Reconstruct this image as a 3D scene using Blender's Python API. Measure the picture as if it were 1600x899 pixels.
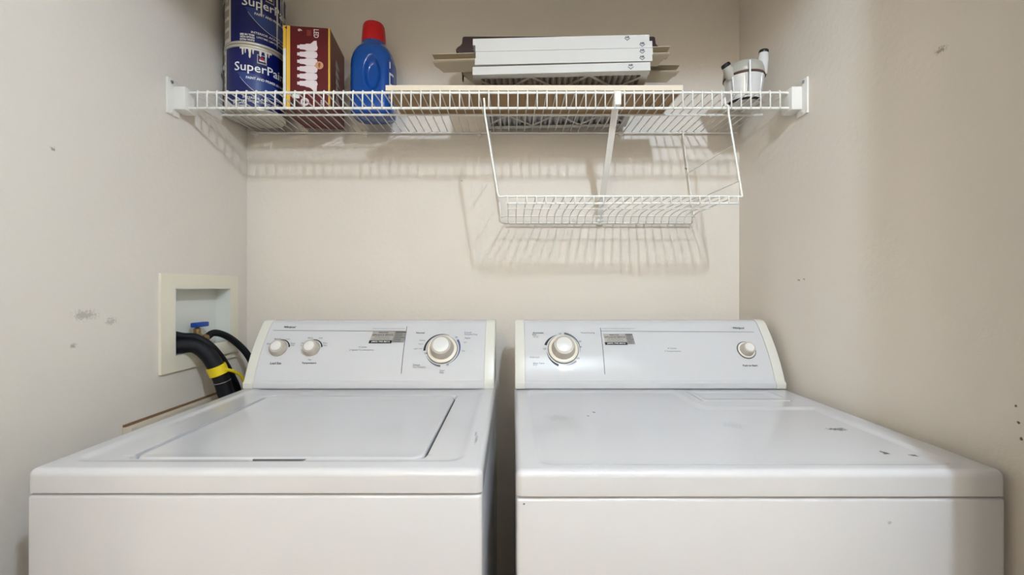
import bpy, bmesh, math, random
from mathutils import Vector, Matrix, Euler
random.seed(7)
for o in list(bpy.data.objects): bpy.data.objects.remove(o)
scene = bpy.context.scene
col = scene.collection
PI = math.pi
# ------------------------------------------------------------------ camera
H = 1.19          # camera height; photo frame 1600x899, focal length 690 px
F = 690.0
cam_d = bpy.data.cameras.new('camera'); cam_d.sensor_width = 36.0
cam_d.lens = F / 1600 * 36.0; cam_d.clip_start = 0.01
cam = bpy.data.objects.new('camera', cam_d); col.objects.link(cam)
cam.location = (0, 0, H); cam.rotation_euler = (PI / 2, 0, 0)
scene.camera = cam
# ------------------------------------------------------------------ world / exposure
w = bpy.data.worlds.new('world'); scene.world = w; w.use_nodes = True
w.node_tree.nodes['Background'].inputs[0].default_value = (1, .97, .93, 1)
w.node_tree.nodes['Background'].inputs[1].default_value = 0.05
vs = scene.view_settings
vs.view_transform = 'Standard'; vs.look = 'None'; vs.gamma = 1.0; vs.use_curve_mapping = False
vs.exposure = 0.80
BULB = 620.0       # emission of the bulb in the hall ceiling lamp holder
FILL_GLOBE = 27.0       # emission of the added fill light at the back of the hall
BULB_XYZ = (0.365, -0.20, H + 0.93)
# ------------------------------------------------------------------ helpers
def lin(c):
    return tuple(((v / 255) / 12.92 if v / 255 <= .04045 else ((v / 255 + .055) / 1.055) ** 2.4) for v in c) + (1.0,)

def mat(name, rgb, rough=.5, metal=0.0, bump=0.0, bscale=60.0, var=0.0, vscale=8.0, emit=0.0, coat=0.0, spots=None, spotcol=(70, 66, 62), trans=0.0, spec=None):
    m = bpy.data.materials.new(name); m.use_nodes = True
    nt = m.node_tree; b = nt.nodes['Principled BSDF']
    b.inputs['Base Color'].default_value = lin(rgb); b.inputs['Roughness'].default_value = rough
    b.inputs['Metallic'].default_value = metal
    if coat: b.inputs['Coat Weight'].default_value = coat; b.inputs['Coat Roughness'].default_value = .06
    if trans: b.inputs['Transmission Weight'].default_value = trans
    if spec is not None: b.inputs['Specular IOR Level'].default_value = spec
    if emit:
        b.inputs['Emission Color'].default_value = lin(rgb); b.inputs['Emission Strength'].default_value = emit
    geo = nt.nodes.new('ShaderNodeNewGeometry')
    colsock = None
    if var or spots:
        n = nt.nodes.new('ShaderNodeTexNoise'); n.inputs['Scale'].default_value = vscale; n.inputs['Detail'].default_value = 5
        nt.links.new(geo.outputs['Position'], n.inputs['Vector'])
        mx = nt.nodes.new('ShaderNodeMix'); mx.data_type = 'RGBA'
        mx.inputs['A'].default_value = lin(tuple(max(0, v * (1 - var)) for v in rgb)); mx.inputs['B'].default_value = lin(tuple(min(255, v * (1 + var)) for v in rgb))
        nt.links.new(n.outputs['Fac'], mx.inputs['Factor']); colsock = mx.outputs['Result']
    if spots:
        # stains / scuffs with a shape of their own: (x, y, z, rx, ry, rz, strength)
        nz = nt.nodes.new('ShaderNodeTexNoise'); nz.inputs['Scale'].default_value = 260; nz.inputs['Detail'].default_value = 4
        nt.links.new(geo.outputs['Position'], nz.inputs['Vector'])
        total = None
        for (x, y, z, rx, ry, rz, st) in spots:
            s = nt.nodes.new('ShaderNodeVectorMath'); s.operation = 'SUBTRACT'; s.inputs[1].default_value = (x, y, z)
            nt.links.new(geo.outputs['Position'], s.inputs[0])
            d = nt.nodes.new('ShaderNodeVectorMath'); d.operation = 'DIVIDE'; d.inputs[1].default_value = (rx, ry, rz)
            nt.links.new(s.outputs[0], d.inputs[0])
            l = nt.nodes.new('ShaderNodeVectorMath'); l.operation = 'LENGTH'; nt.links.new(d.outputs[0], l.inputs[0])
            ad = nt.nodes.new('ShaderNodeMath'); ad.operation = 'ADD'
            mu = nt.nodes.new('ShaderNodeMath'); mu.operation = 'MULTIPLY_ADD'; mu.inputs[1].default_value = 2.6; mu.inputs[2].default_value = -1.3
            nt.links.new(nz.outputs['Fac'], mu.inputs[0])
            nt.links.new(l.outputs['Value'], ad.inputs[0]); nt.links.new(mu.outputs[0], ad.inputs[1])
            mr = nt.nodes.new('ShaderNodeMapRange'); mr.inputs['From Min'].default_value = 1.0; mr.inputs['From Max'].default_value = .35
            mr.inputs['To Min'].default_value = 0; mr.inputs['To Max'].default_value = st
            nt.links.new(ad.outputs[0], mr.inputs['Value'])
            if total is None: total = mr.outputs[0]
            else:
                mxx = nt.nodes.new('ShaderNodeMath'); mxx.operation = 'MAXIMUM'
                nt.links.new(total, mxx.inputs[0]); nt.links.new(mr.outputs[0], mxx.inputs[1]); total = mxx.outputs[0]
        m2 = nt.nodes.new('ShaderNodeMix'); m2.data_type = 'RGBA'
        nt.links.new(total, m2.inputs['Factor']); nt.links.new(colsock, m2.inputs['A']); m2.inputs['B'].default_value = lin(spotcol)
        colsock = m2.outputs['Result']
    if colsock: nt.links.new(colsock, b.inputs['Base Color'])
    if bump:
        n = nt.nodes.new('ShaderNodeTexNoise'); n.inputs['Scale'].default_value = bscale; n.inputs['Detail'].default_value = 3
        nt.links.new(geo.outputs['Position'], n.inputs['Vector'])
        bp = nt.nodes.new('ShaderNodeBump'); bp.inputs['Strength'].default_value = bump; bp.inputs['Distance'].default_value = .004
        nt.links.new(n.outputs['Fac'], bp.inputs['Height']); nt.links.new(bp.outputs['Normal'], b.inputs['Normal'])
    return m

def px(x, y, d):
    """photo pixel at depth d -> world point"""
    return Vector(((x - 800) / F * d, d, H + (450 - y) / F * d))

def root_loc(p):
    v = Vector((0, 0, 0))
    while p is not None:
        v += p.location; p = p.parent
    return v

def part(name, verts, faces, m, parent=None, smooth=False, local=False, sharp=None):
    me = bpy.data.meshes.new(name)
    off = Vector((0, 0, 0)) if (parent is None or local) else root_loc(parent)
    me.from_pydata([tuple(Vector(v) - off) for v in verts], [], faces)
    me.update()
    bm = bmesh.new(); bm.from_mesh(me); bmesh.ops.recalc_face_normals(bm, faces=bm.faces); bm.to_mesh(me); bm.free()
    if m: me.materials.append(m)
    if smooth:
        me.polygons.foreach_set('use_smooth', [True] * len(me.polygons))
        if sharp: me.set_sharp_from_angle(angle=math.radians(sharp))
    o = bpy.data.objects.new(name, me); col.objects.link(o); o.parent = parent
    return o

def flat(name, verts, faces, m, parent=None, local=False):
    """print on a surface: keeps the winding given"""
    me = bpy.data.meshes.new(name)
    off = Vector((0, 0, 0)) if (parent is None or local) else root_loc(parent)
    me.from_pydata([tuple(Vector(v) - off) for v in verts], [], faces); me.update()
    me.materials.append(m)
    o = bpy.data.objects.new(name, me); col.objects.link(o); o.parent = parent
    return o

def thing(name, label, cat, loc, group=None, rot=(0, 0, 0)):
    o = bpy.data.objects.new(name, None); o.empty_display_size = .05; col.objects.link(o)
    o.location = loc; o.rotation_euler = rot
    o['label'] = label; o['category'] = cat
    if group: o['group'] = group
    return o

def tag(o, label, cat, group=None):
    o['label'] = label; o['category'] = cat
    if group: o['group'] = group
    return o

def structure(o): o['kind'] = 'structure'; return o

def boxgeo(x0, x1, y0, y1, z0, z1, bevel=0, seg=2):
    bm = bmesh.new(); bmesh.ops.create_cube(bm, size=1)
    for v in bm.verts:
        v.co = Vector((x0 + (v.co.x + .5) * (x1 - x0), y0 + (v.co.y + .5) * (y1 - y0), z0 + (v.co.z + .5) * (z1 - z0)))
    if bevel: bmesh.ops.bevel(bm, geom=bm.edges[:], offset=bevel, segments=seg, profile=.5, affect='EDGES')
    vs_ = [v.co.copy() for v in bm.verts]; bm.verts.index_update(); fs = [[v.index for v in f.verts] for f in bm.faces]
    bm.free(); return vs_, fs

def box(name, x0, x1, y0, y1, z0, z1, m, parent=None, bevel=0, seg=2, local=False):
    v, f = boxgeo(x0, x1, y0, y1, z0, z1, bevel, seg)
    return part(name, v, f, m, parent, smooth=bevel > 0, local=local, sharp=40)

def join(*geos):
    V, Fc = [], []
    for v, f in geos:
        n = len(V); V += list(v); Fc += [[i + n for i in q] for q in f]
    return V, Fc

def smooth_path(pts, k=6, closed=False):
    pts = [Vector(p) for p in pts]; out = []
    P = [2 * pts[0] - pts[1]] + pts + [2 * pts[-1] - pts[-2]]
    for i in range(1, len(P) - 2):
        for j in range(k):
            t = j / k; a, b, c, d = P[i - 1], P[i], P[i + 1], P[i + 2]
            out.append(.5 * ((2 * b) + (c - a) * t + (2 * a - 5 * b + 4 * c - d) * t * t + (3 * b - a - 3 * c + d) * t ** 3))
    out.append(pts[-1]); return out

def fillet(pts, r, k=4):
    pts = [Vector(p) for p in pts]; out = [pts[0]]
    for i in range(1, len(pts) - 1):
        a, b, c = pts[i - 1], pts[i], pts[i + 1]
        u = (a - b); w_ = (c - b); rr = min(r, u.length * .45, w_.length * .45)
        p0 = b + u.normalized() * rr; p1 = b + w_.normalized() * rr
        for j in range(k + 1):
            t = j / k; out.append((1 - t) ** 2 * p0 + 2 * t * (1 - t) * b + t * t * p1)
    out.append(pts[-1]); return out

def tubegeo(pts, r, n=8):
    pts = [Vector(p) for p in pts]; V, Fc = [], []
    t0 = (pts[1] - pts[0]).normalized()
    nrm = t0.orthogonal().normalized()
    N = len(pts); rad = r if callable(r) else (lambda q: r)
    for i, p in enumerate(pts):
        t = (pts[min(i + 1, N - 1)] - pts[max(i - 1, 0)]).normalized()
        nrm = (nrm - t * nrm.dot(t)).normalized(); bi = t.cross(nrm)
        for k in range(n):
            a = 2 * PI * k / n
            V.append(p + (nrm * math.cos(a) + bi * math.sin(a)) * rad(i / (N - 1)))
    for i in range(N - 1):
        for k in range(n):
            a, b = i * n + k, i * n + (k + 1) % n
            Fc.append([a, b, b + n, a + n])
    Fc.append(list(range(n))[::-1]); Fc.append([(N - 1) * n + k for k in range(n)])
    return V, Fc

def tube(name, pts, r, m, parent=None, n=8, local=False):
    v, f = tubegeo(pts, r, n); return part(name, v, f, m, parent, True, local, sharp=50)

def lathegeo(profile, o, X, Y, Z, n=40):
    """profile [(r, h)] turned about axis Z through o"""
    o, X, Y, Z = Vector(o), Vector(X), Vector(Y), Vector(Z); V, Fc = [], []
    for r, h in profile:
        for k in range(n):
            a = 2 * PI * k / n; V.append(o + (X * math.cos(a) + Y * math.sin(a)) * r + Z * h)
    for i in range(len(profile) - 1):
        for k in range(n):
            a, b = i * n + k, i * n + (k + 1) % n; Fc.append([a, b, b + n, a + n])
    if profile[0][0] > 1e-6: Fc.append(list(range(n))[::-1])
    if profile[-1][0] > 1e-6: Fc.append([(len(profile) - 1) * n + k for k in range(n)])
    return V, Fc
EX, EY, EZ = Vector((1, 0, 0)), Vector((0, 1, 0)), Vector((0, 0, 1))

def lathe(name, profile, o, m, parent=None, X=EX, Y=EY, Z=EZ, n=40, local=False):
    v, f = lathegeo(profile, o, X, Y, Z, n); return part(name, v, f, m, parent, True, local, sharp=35)

def prismgeo(prof, x0, x1):
    """prof [(y, z)] extruded along x"""
    n = len(prof); V = [Vector((x0, y, z)) for y, z in prof] + [Vector((x1, y, z)) for y, z in prof]
    Fc = [list(range(n))[::-1], [n + i for i in range(n)]]
    for i in range(n): j = (i + 1) % n; Fc.append([i, j, j + n, i + n])
    return V, Fc

_font_cache = {}
def textgeo(s, width=None, height=None, bold=0.0, shear=0.0):
    """lettering as flat geometry, centred on the origin, scaled to width (or cap height)"""
    cu = bpy.data.curves.new('t', 'FONT'); cu.body = s; cu.size = 1; cu.align_x = 'CENTER'; cu.resolution_u = 2
    cu.offset = bold + .008; cu.shear = shear
    ob = bpy.data.objects.new('t', cu); col.objects.link(ob)
    dg = bpy.context.evaluated_depsgraph_get(); me = bpy.data.meshes.new_from_object(ob.evaluated_get(dg))
    V = [Vector((v.co.x, v.co.y, 0)) for v in me.vertices]; Fc = [list(p.vertices) for p in me.polygons]
    bpy.data.objects.remove(ob); bpy.data.curves.remove(cu); bpy.data.meshes.remove(me)
    xs = [v.x for v in V]; ys = [v.y for v in V]; cx = (min(xs) + max(xs)) / 2; cy = (min(ys) + max(ys)) / 2
    sx = sy = 1.0
    if width and height: sx = width / (max(xs) - min(xs)); sy = height / (max(ys) - min(ys))
    elif width: sx = sy = width / (max(xs) - min(xs))
    elif height: sx = sy = height / (max(ys) - min(ys))
    return [((v.x - cx) * sx, (v.y - cy) * sy) for v in V], Fc

def arcgeo(r0a, r1a, r0b, r1b, a0, a1, n=28):
    """printed arc: ring sector whose inner/outer radius goes from a to b"""
    P, Fc = [], []
    for i in range(n + 1):
        t = i / n; a = a0 + (a1 - a0) * t
        for r in (r0a + (r0b - r0a) * t, r1a + (r1b - r1a) * t): P.append((r * math.cos(a), r * math.sin(a)))
    for i in range(n): Fc.append([2 * i, 2 * i + 1, 2 * i + 3, 2 * i + 2])
    return P, Fc

def rectgeo(x0, x1, y0, y1, n=1, m_=1):
    P = [(x0 + (x1 - x0) * i / n, y0 + (y1 - y0) * j / m_) for j in range(m_ + 1) for i in range(n + 1)]
    Fc = [[j * (n + 1) + i, j * (n + 1) + i + 1, (j + 1) * (n + 1) + i + 1, (j + 1) * (n + 1) + i] for j in range(m_) for i in range(n)]
    return P, Fc

# ------------------------------------------------------------------ materials
XL, XR, YB, YF = -.894, .7666, 1.49, .50
sp_left = [(XL, .925, H - .058, .05, .030, .012, .4), (XL, .985, H - .075, .05, .014, .010, .35), (XL, .90, H - .12, .05, .008, .006, .5), (XL, .86, H + .27, .05, .006, .005, .7)]
sp_right = [(XR, .79, H + .425, .05, .012, .006, .6), (XR, .668, H - .205, .05, .0028, .0028, 1), (XR, .665, H - .228, .05, .0028, .0028, 1), (XR, .672, H - .18, .05, .0028, .0028, 1), (XR, 1.18, H + .02, .05, .006, .003, .7), (XR, 1.16, H + .022, .05, .004, .003, .7)]
sp_back = [(.59, YB, H + .401, .009, .05, .004, 1), (-.17, YB, H + .36, .005, .05, .003, .5)]
M = {}
WALL = (229, 220, 209)
M['wl'] = mat('paint_wall_left', WALL, .62, bump=.22, bscale=75, var=.012, vscale=3, spots=sp_left, spotcol=(120, 108, 96), spec=.3)
M['wr'] = mat('paint_wall_right', WALL, .62, bump=.22, bscale=75, var=.012, vscale=3, spots=sp_right, spotcol=(95, 86, 78), spec=.3)
M['wb'] = mat('paint_wall_back', WALL, .62, bump=.22, bscale=75, var=.012, vscale=3, spots=sp_back, spotcol=(95, 86, 78), spec=.3)
M['wall'] = mat('paint_hall', (238, 231, 218), .65, bump=.2, bscale=75)
M['ceil'] = mat('paint_ceiling', (242, 238, 228), .8, bump=.3, bscale=60)
M['floor'] = mat('floor_tile', (132, 106, 80), .45, var=.05, vscale=6)
M['trim'] = mat('trim_paint', (232, 228, 220), .4)
M['enamel'] = mat('white_enamel', (205, 204, 207), .2, var=.006, vscale=4, coat=.3)
sp_dry = [(.6437, .874, H - .28, .021, .010, .02, 1), (.6326, .750, H - .28, .006, .010, .02, 1), (.672, .738, H - .28, .007, .006, .02, .8), (.184, .993, H - .28, .004, .006, .02, 1), (.166, .965, H - .28, .003, .004, .02, .7),
          (.10, .95, H - .28, .03, .03, .02, .12), (.45, .90, H - .28, .025, .03, .02, .12), (.57, .665, H - .356, .004, .05, .003, .35), (.018, .665, H - .327, .002, .05, .002, .9)]
M['enamel_d'] = mat('white_enamel_scuffed', (205, 204, 207), .2, var=.006, vscale=4, coat=.3, spots=sp_dry, spotcol=(62, 58, 60))
sp_wash = [(-.065, .80, H - .28, .003, .028, .02, .6), (-.068, .83, H - .28, .002, .015, .02, .6)]
M['enamel_w'] = mat('white_enamel_worn', (205, 204, 207), .2, var=.006, vscale=4, coat=.3, spots=sp_wash, spotcol=(120, 116, 112))
M['console'] = mat('console_plastic', (208, 208, 211), .035)
M['cap'] = mat('console_endcap', (221, 219, 211), .25)
M['dark'] = mat('dark_gap', (26, 24, 24), .8)
M['lip_shade'] = mat('lip_shade_grey', (96, 94, 94), .7)
M['side'] = mat('grey_cabinet_side', (196, 190, 180), .4)
M['knob'] = mat('knob_grey', (188, 178, 166), .38)
M['knobtop'] = mat('knob_top', (228, 226, 224), .3)
M['cream'] = mat('dial_skirt', (236, 228, 212), .3)
M['ink'] = mat('print_black', (24, 24, 30), .5)
M['inkg'] = mat('print_grey', (92, 94, 102), .5)
M['inkl'] = mat('print_light_grey', (138, 138, 144), .5)
M['inkb'] = mat('print_blue', (72, 92, 132), .5)
M['white'] = mat('print_white', (240, 240, 240), .5)
M['silver'] = mat('sticker_silver', (178, 172, 166), .35, metal=.25, var=.06, vscale=150)
M['silver2'] = mat('sticker_silver_dark', (150, 146, 142), .35, metal=.25, var=.06, vscale=150)
M['black'] = mat('sticker_black', (14, 13, 14), .4)
M['wire'] = mat('white_vinyl_wire', (238, 236, 230), .32)
M['bracket'] = mat('bracket_plastic', (234, 230, 224), .4)
M['blue'] = mat('paint_label_blue', (10, 22, 92), .3, var=.1, vscale=12)
M['blue2'] = mat('paint_label_light', (44, 66, 128), .35)
M['drip'] = mat('dried_paint', (226, 220, 208), .5)
M['tin'] = mat('tin', (190, 188, 184), .3, metal=.9)
M['tinw'] = mat('can_rim', (205, 200, 188), .4, metal=.3)
M['paper'] = mat('label_paper', (226, 222, 214), .6)
M['paperg'] = mat('label_paper_grey', (176, 166, 152), .6)
M['maroon'] = mat('box_maroon', (92, 2, 16), .35, var=.04)
M['maroon_s'] = mat('box_maroon_side', (70, 14, 20), .35, var=.15, vscale=20)
M['yellow'] = mat('box_yellow', (232, 186, 70), .4)
M['pale'] = mat('box_pale', (226, 226, 222), .4)
M['bulbprint'] = mat('bulb_print', (226, 212, 216), .4)
M['tile'] = mat('box_red_tile', (132, 46, 46), .4)
M['gold'] = mat('badge_gold', (206, 150, 110), .4)
M['dblue'] = mat('detergent_blue', (4, 70, 150), .2, coat=.4)
M['red'] = mat('cap_red', (196, 14, 24), .3)
M['lblblue'] = mat('bottle_label', (40, 66, 132), .3)
M['board'] = mat('brown_board', (158, 126, 88), .7, var=.06, vscale=30)
M['boardedge'] = mat('board_edge', (226, 212, 190), .6)
M['card'] = mat('white_cardboard', (200, 197, 192), .55, var=.01)
M['pleat'] = mat('filter_media', (214, 212, 210), .8)
M['vinyl'] = mat('beige_vinyl', (198, 184, 160), .45)
M['darkwood'] = mat('dark_wood', (48, 26, 24), .4)
M['canlid'] = mat('canister_grey', (176, 172, 162), .4)
M['cancup'] = mat('canister_cup', (214, 212, 210), .12, coat=.6)
M['gasket'] = mat('gasket_brown', (84, 58, 46), .6)
M['pvc'] = mat('outlet_pvc', (236, 228, 208), .4)
M['pvcin'] = mat('outlet_pvc_inside', (226, 226, 218), .45)
M['rubber'] = mat('black_rubber', (10, 11, 18), .62, spec=.3)
M['tape'] = mat('yellow_tape', (226, 200, 20), .4)
M['brass'] = mat('brass', (164, 138, 96), .35, metal=.8)
M['bluelever'] = mat('blue_lever', (14, 68, 160), .35)
M['ledge'] = mat('tan_ledge', (206, 192, 172), .6)
M['ledgeb'] = mat('brown_line', (128, 96, 68), .7)
M['bulb'] = mat('bulb_glass_lit', (219, 237, 255), .3, emit=BULB)
M['globe'] = mat('fill_globe_lit', (255, 243, 222), .4, emit=FILL_GLOBE)
M['porcelain'] = mat('porcelain', (240, 238, 234), .25)

# ------------------------------------------------------------------ room shell
HX0, HX1, HY0, CZ, T = -1.25, 1.45, -1.90, 2.26, .1
OX0, OX1, OZ = -.74, .607, 2.045
structure(box('floor', HX0 - T, HX1 + T, HY0 - T, YB + T, -.1, 0, M['floor']))
structure(box('ceiling', HX0 - T, HX1 + T, HY0 - T, YB + T, CZ, CZ + .1, M['ceil']))
structure(box('wall_back', XL - T, XR + T, YB, YB + T, 0, CZ, M['wb']))
structure(box('wall_right', XR, XR + T, YF, YB, 0, CZ, M['wr']))
# left wall with the opening of the washer outlet box
BY0, BY1, BZ0, BZ1 = 1.163, 1.3925, H - .182, H - .0015
vl = join(boxgeo(XL - T, XL, YF, BY0, 0, CZ), boxgeo(XL - T, XL, BY1, YB, 0, CZ), boxgeo(XL - T, XL, BY0, BY1, 0, BZ0), boxgeo(XL - T, XL, BY0, BY1, BZ1, CZ))
structure(part('wall_left', *vl, M['wl']))
vf = join(boxgeo(HX0, OX0, YF - .12, YF, 0, CZ), boxgeo(OX1, HX1, YF - .12, YF, 0, CZ), boxgeo(OX0, OX1, YF - .12, YF, OZ, CZ))
structure(part('wall_front', *vf, M['wall']))
structure(box('wall_hall_left', HX0 - T, HX0, HY0, YF, 0, CZ, M['wall']))
structure(box('wall_hall_right', HX1, HX1 + T, HY0, YF, 0, CZ, M['wall']))
structure(box('wall_hall_back', HX0 - T, HX1 + T, HY0 - T, HY0, 0, CZ, M['wall']))
vc = join(boxgeo(OX0 - .07, OX0 - .005, YF - .135, YF - .12, 0, OZ + .07), boxgeo(OX1 + .005, OX1 + .07, YF - .135, YF - .12, 0, OZ + .07), boxgeo(OX0 - .005, OX1 + .005, YF - .135, YF - .12, OZ + .005, OZ + .07))
structure(part('trim_1', *vc, M['trim']))
# ledge strip on the left wall just behind the washer
lt = box('trim_2', XL, XL + .022, 1.012, 1.44, H - .42, H - .322, M['ledge'], bevel=.002); structure(lt)
box('edge_strip', XL, XL + .004, 1.014, 1.44, H - .3219, H - .3165, M['ledgeb'], lt)

# ------------------------------------------------------------------ ceiling lamp (hall, behind the camera)
bx, by, bz = BULB_XYZ
lamp = thing('ceiling_lamp', 'bare bulb in a round white lamp holder on the hall ceiling', 'lamp', (bx, by, CZ))
lathe('lamp_holder', [(.10, -.001), (.10, -.012), (.085, -.022), (.045, -.03), (.03, -.06), (.03, -.075), (.001, -.075)], (bx, by, CZ), M['porcelain'], lamp)
lathe('bulb', [(.0135, .065), (.0135, .045), (.02, .033), (.03, .012), (.032, -.004), (.026, -.022), (.014, -.031), (.001, -.034)], (bx, by, bz), M['bulb'], lamp, n=24)

gx, gy = -.50, -1.55  # added fill light for the shaded right side, no known lamp here
glob = thing('fill_globe', 'added fill light, a frosted globe on the ceiling at the back of the hall', 'lamp', (gx, gy, CZ))
lathe('fill_globe_base', [(.075, -.001), (.075, -.018), (.05, -.03), (.045, -.04)], (gx, gy, CZ), M['porcelain'], glob)
lathe('globe', [(.045, -.041)] + [(.11 * math.sin(a_), -.14 + .11 * math.cos(a_)) for a_ in [.42 + (PI - .43) * i / 20 for i in range(21)]], (gx, gy, CZ), M['globe'], glob, n=32)

# ------------------------------------------------------------------ appliance helpers
C0, C1 = (1.203, -.254), (1.292, -.108)      # console face, (depth, height rel. camera) bottom and top
chord = math.hypot(C1[0] - C0[0], C1[1] - C0[1])
ec = PI / 2 - math.atan2(C1[1] - C0[1], C1[0] - C0[0]); dE = math.radians(11)
E0, E1 = ec - dE, ec + dE; CR = chord / (2 * math.sin(dE))
CC = (C0[0] + CR * math.cos(E0), C0[1] - CR * math.sin(E0))
def CS(u, e, o=0.0):
    return Vector((u, CC[0] - (CR + o) * math.cos(e), H + CC[1] + (CR + o) * math.sin(e)))
def cface(x, y):
    """photo pixel -> (u, e) on the console face"""
    lo, hi = E0 - .1, E1 + .1
    for _ in range(50):
        m_ = (lo + hi) / 2; p = CS(0, m_)
        if (p.z - H) / p.y * F > 450 - y: hi = m_
        else: lo = m_
    return (x - 800) / F * CS(0, lo).y, lo
def cscale(e): return CS(0, e).y / F      # metres per photo pixel on the face
def cprint(name, geo, u, e, m, parent, o=.0008):
    P, Fc = geo
    return flat(name, [CS(u + a, e + b / CR, o) for a, b in P], Fc, m, parent)
def ctext(s, x, y, wpx, m, parent, bold=0.0, hpx=None, shear=0, name='lettering'):
    u, e = cface(x, y); k = cscale(e)
    return cprint(name, textgeo(s, width=wpx * k, height=(hpx * k * 1.15 if hpx else None), bold=bold, shear=shear), u, e, m, parent)
def cline(x0, y0, x1, y1, wd, m, parent, name='printed_line'):
    u0, e0 = cface(x0, y0); u1, e1 = cface(x1, y1); n = 10
    V, Fc = [], []
    vert = abs(e1 - e0) * CR > abs(u1 - u0)
    for i in range(n + 1):
        t = i / n; u = u0 + (u1 - u0) * t; e = e0 + (e1 - e0) * t
        if vert: V += [CS(u - wd / 2, e, .0008), CS(u + wd / 2, e, .0008)]
        else: V += [CS(u, e - wd / 2 / CR, .0008), CS(u, e + wd / 2 / CR, .0008)]
    for i in range(n): Fc.append([2 * i, 2 * i + 1, 2 * i + 3, 2 * i + 2] if vert else [2 * i, 2 * i + 2, 2 * i + 3, 2 * i + 1])
    return flat(name, V, Fc, m, parent)
def cframe(u, e):
    return CS(u, e), EX, Vector((0, math.sin(e), math.cos(e))), Vector((0, -math.cos(e), math.sin(e)))

def roundslab(name, x0, x1, y0, y1, zt, zb, re, rc, m, parent, xs_extra=(), ys_extra=(), height=None, side_open=False):
    """slab with rounded top edge (re) and rounded plan corners (rc); height(x, y) lowers the top"""
    def axis(a, b, extra):
        s = {a, b}
        for i in range(1, 9):
            t = re * (1 - math.cos(i / 8 * PI / 2)); s.add(a + t); s.add(b - t)
        for i in range(1, 7): s.add(a + rc * i / 6); s.add(b - rc * i / 6)
        n = 24
        for i in range(1, n): s.add(a + (b - a) * i / n)
        for q in extra: s.add(q)
        s = sorted(s); out = [s[0]]
        for q in s[1:]:
            if q - out[-1] > 2e-4: out.append(q)
        out[-1] = b; return out
    xs, ys = axis(x0, x1, xs_extra), axis(y0, y1, ys_extra)
    V = []; nx, ny = len(xs), len(ys)
    R = max(re, rc)
    for y in ys:
        for x in xs:
            ax, ay = min(x - x0, x1 - x), min(y - y0, y1 - y)
            X_, Y_ = x, y
            if ax < R and ay < R:
                dx, dy = R - ax, R - ay; h = math.hypot(dx, dy)
                mx_ = max(dx, dy)
                if h > 1e-9:
                    k = mx_ / h; cx = x0 + R if x - x0 < x1 - x else x1 - R; cy = y0 + R if y - y0 < y1 - y else y1 - R
                    X_ = cx + (x - cx) * k; Y_ = cy + (y - cy) * k
                a = R - mx_
            else: a = min(ax, ay)
            z = zt
            if a < re: z -= re - math.sqrt(max(0, re * re - (re - a) ** 2))
            if height: z -= height(x, y)
            V.append(Vector((X_, Y_, z)))
    Fc = [[j * nx + i, j * nx + i + 1, (j + 1) * nx + i + 1, (j + 1) * nx + i] for j in range(ny - 1) for i in range(nx - 1)]
    ring = [i for i in range(nx)] + [j * nx + nx - 1 for j in range(1, ny)] + [(ny - 1) * nx + i for i in range(nx - 2, -1, -1)] + [j * nx for j in range(ny - 2, 0, -1)]
    base = len(V)
    for i in ring: V.append(Vector((V[i].x, V[i].y, zb)))
    L = len(ring)
    for k in range(L):
        k2 = (k + 1) % L; Fc.append([ring[k2], ring[k], base + k, base + k2])
    Fc.append([base + k for k in range(L)])
    return part(name, V, Fc, m, parent, True, sharp=48)

def sstep(t): t = max(0, min(1, t)); return t * t * (3 - 2 * t)
def rrdist(x, y, x0, x1, y0, y1, r):
    """signed distance, positive inside a rounded rectangle"""
    cx, cy = (x0 + x1) / 2, (y0 + y1) / 2; qx, qy = abs(x - cx) - (x1 - x0) / 2 + r, abs(y - cy) - (y1 - y0) / 2 + r
    return -(math.hypot(max(qx, 0), max(qy, 0)) + min(max(qx, qy), 0) - r)

def console(root, x0, x1):
    arc = [(CS(0, E0 + (E1 - E0) * i / 14).y, CS(0, E0 + (E1 - E0) * i / 14).z) for i in range(15)]
    z0, z1 = H - .2745, H - .0965
    def prof(g):
        return [(1.198 - g, z0), (1.1965 - g, z0 + .003), (1.1965 - g, z0 + .0145), (1.199 - g, z0 + .0175)] + [(y - g * .8, z + g * .6) for y, z in arc] + \
               [(1.299 - g * .5, H - .1015 + g), (1.308, z1 - .0015 + g), (1.318, z1 + g), (1.335, z1 - .002 + g), (1.344, z1 - .012), (1.345, z0)]
    v, f = prismgeo(prof(0), x0 + .028, x1 - .028)
    c = part('console', v, f, M['console'], root, True, sharp=30)
    for s in (0, 1):
        a, b = (x0, x0 + .0275) if s == 0 else (x1 - .0275, x1)
        V, Fc = prismgeo(prof(.0015), a, b)
        bm = bmesh.new(); vv = [bm.verts.new(q) for q in V]
        for q in Fc: bm.faces.new([vv[i] for i in q])
        bmesh.ops.recalc_face_normals(bm, faces=bm.faces)
        xo = a if s == 0 else b
        ed = [e for e in bm.edges if all(abs(q.co.x - xo) < 1e-6 for q in e.verts)]
        bmesh.ops.bevel(bm, geom=ed, offset=.0075, segments=4, profile=.5, affect='EDGES', clamp_overlap=True)
        bm.verts.index_update(); V = [q.co.copy() for q in bm.verts]; Fc = [[q.index for q in p.verts] for p in bm.faces]; bm.free()
        e = part('end_cap', V, Fc, M['cap'], root, True, sharp=35)
    return c

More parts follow.
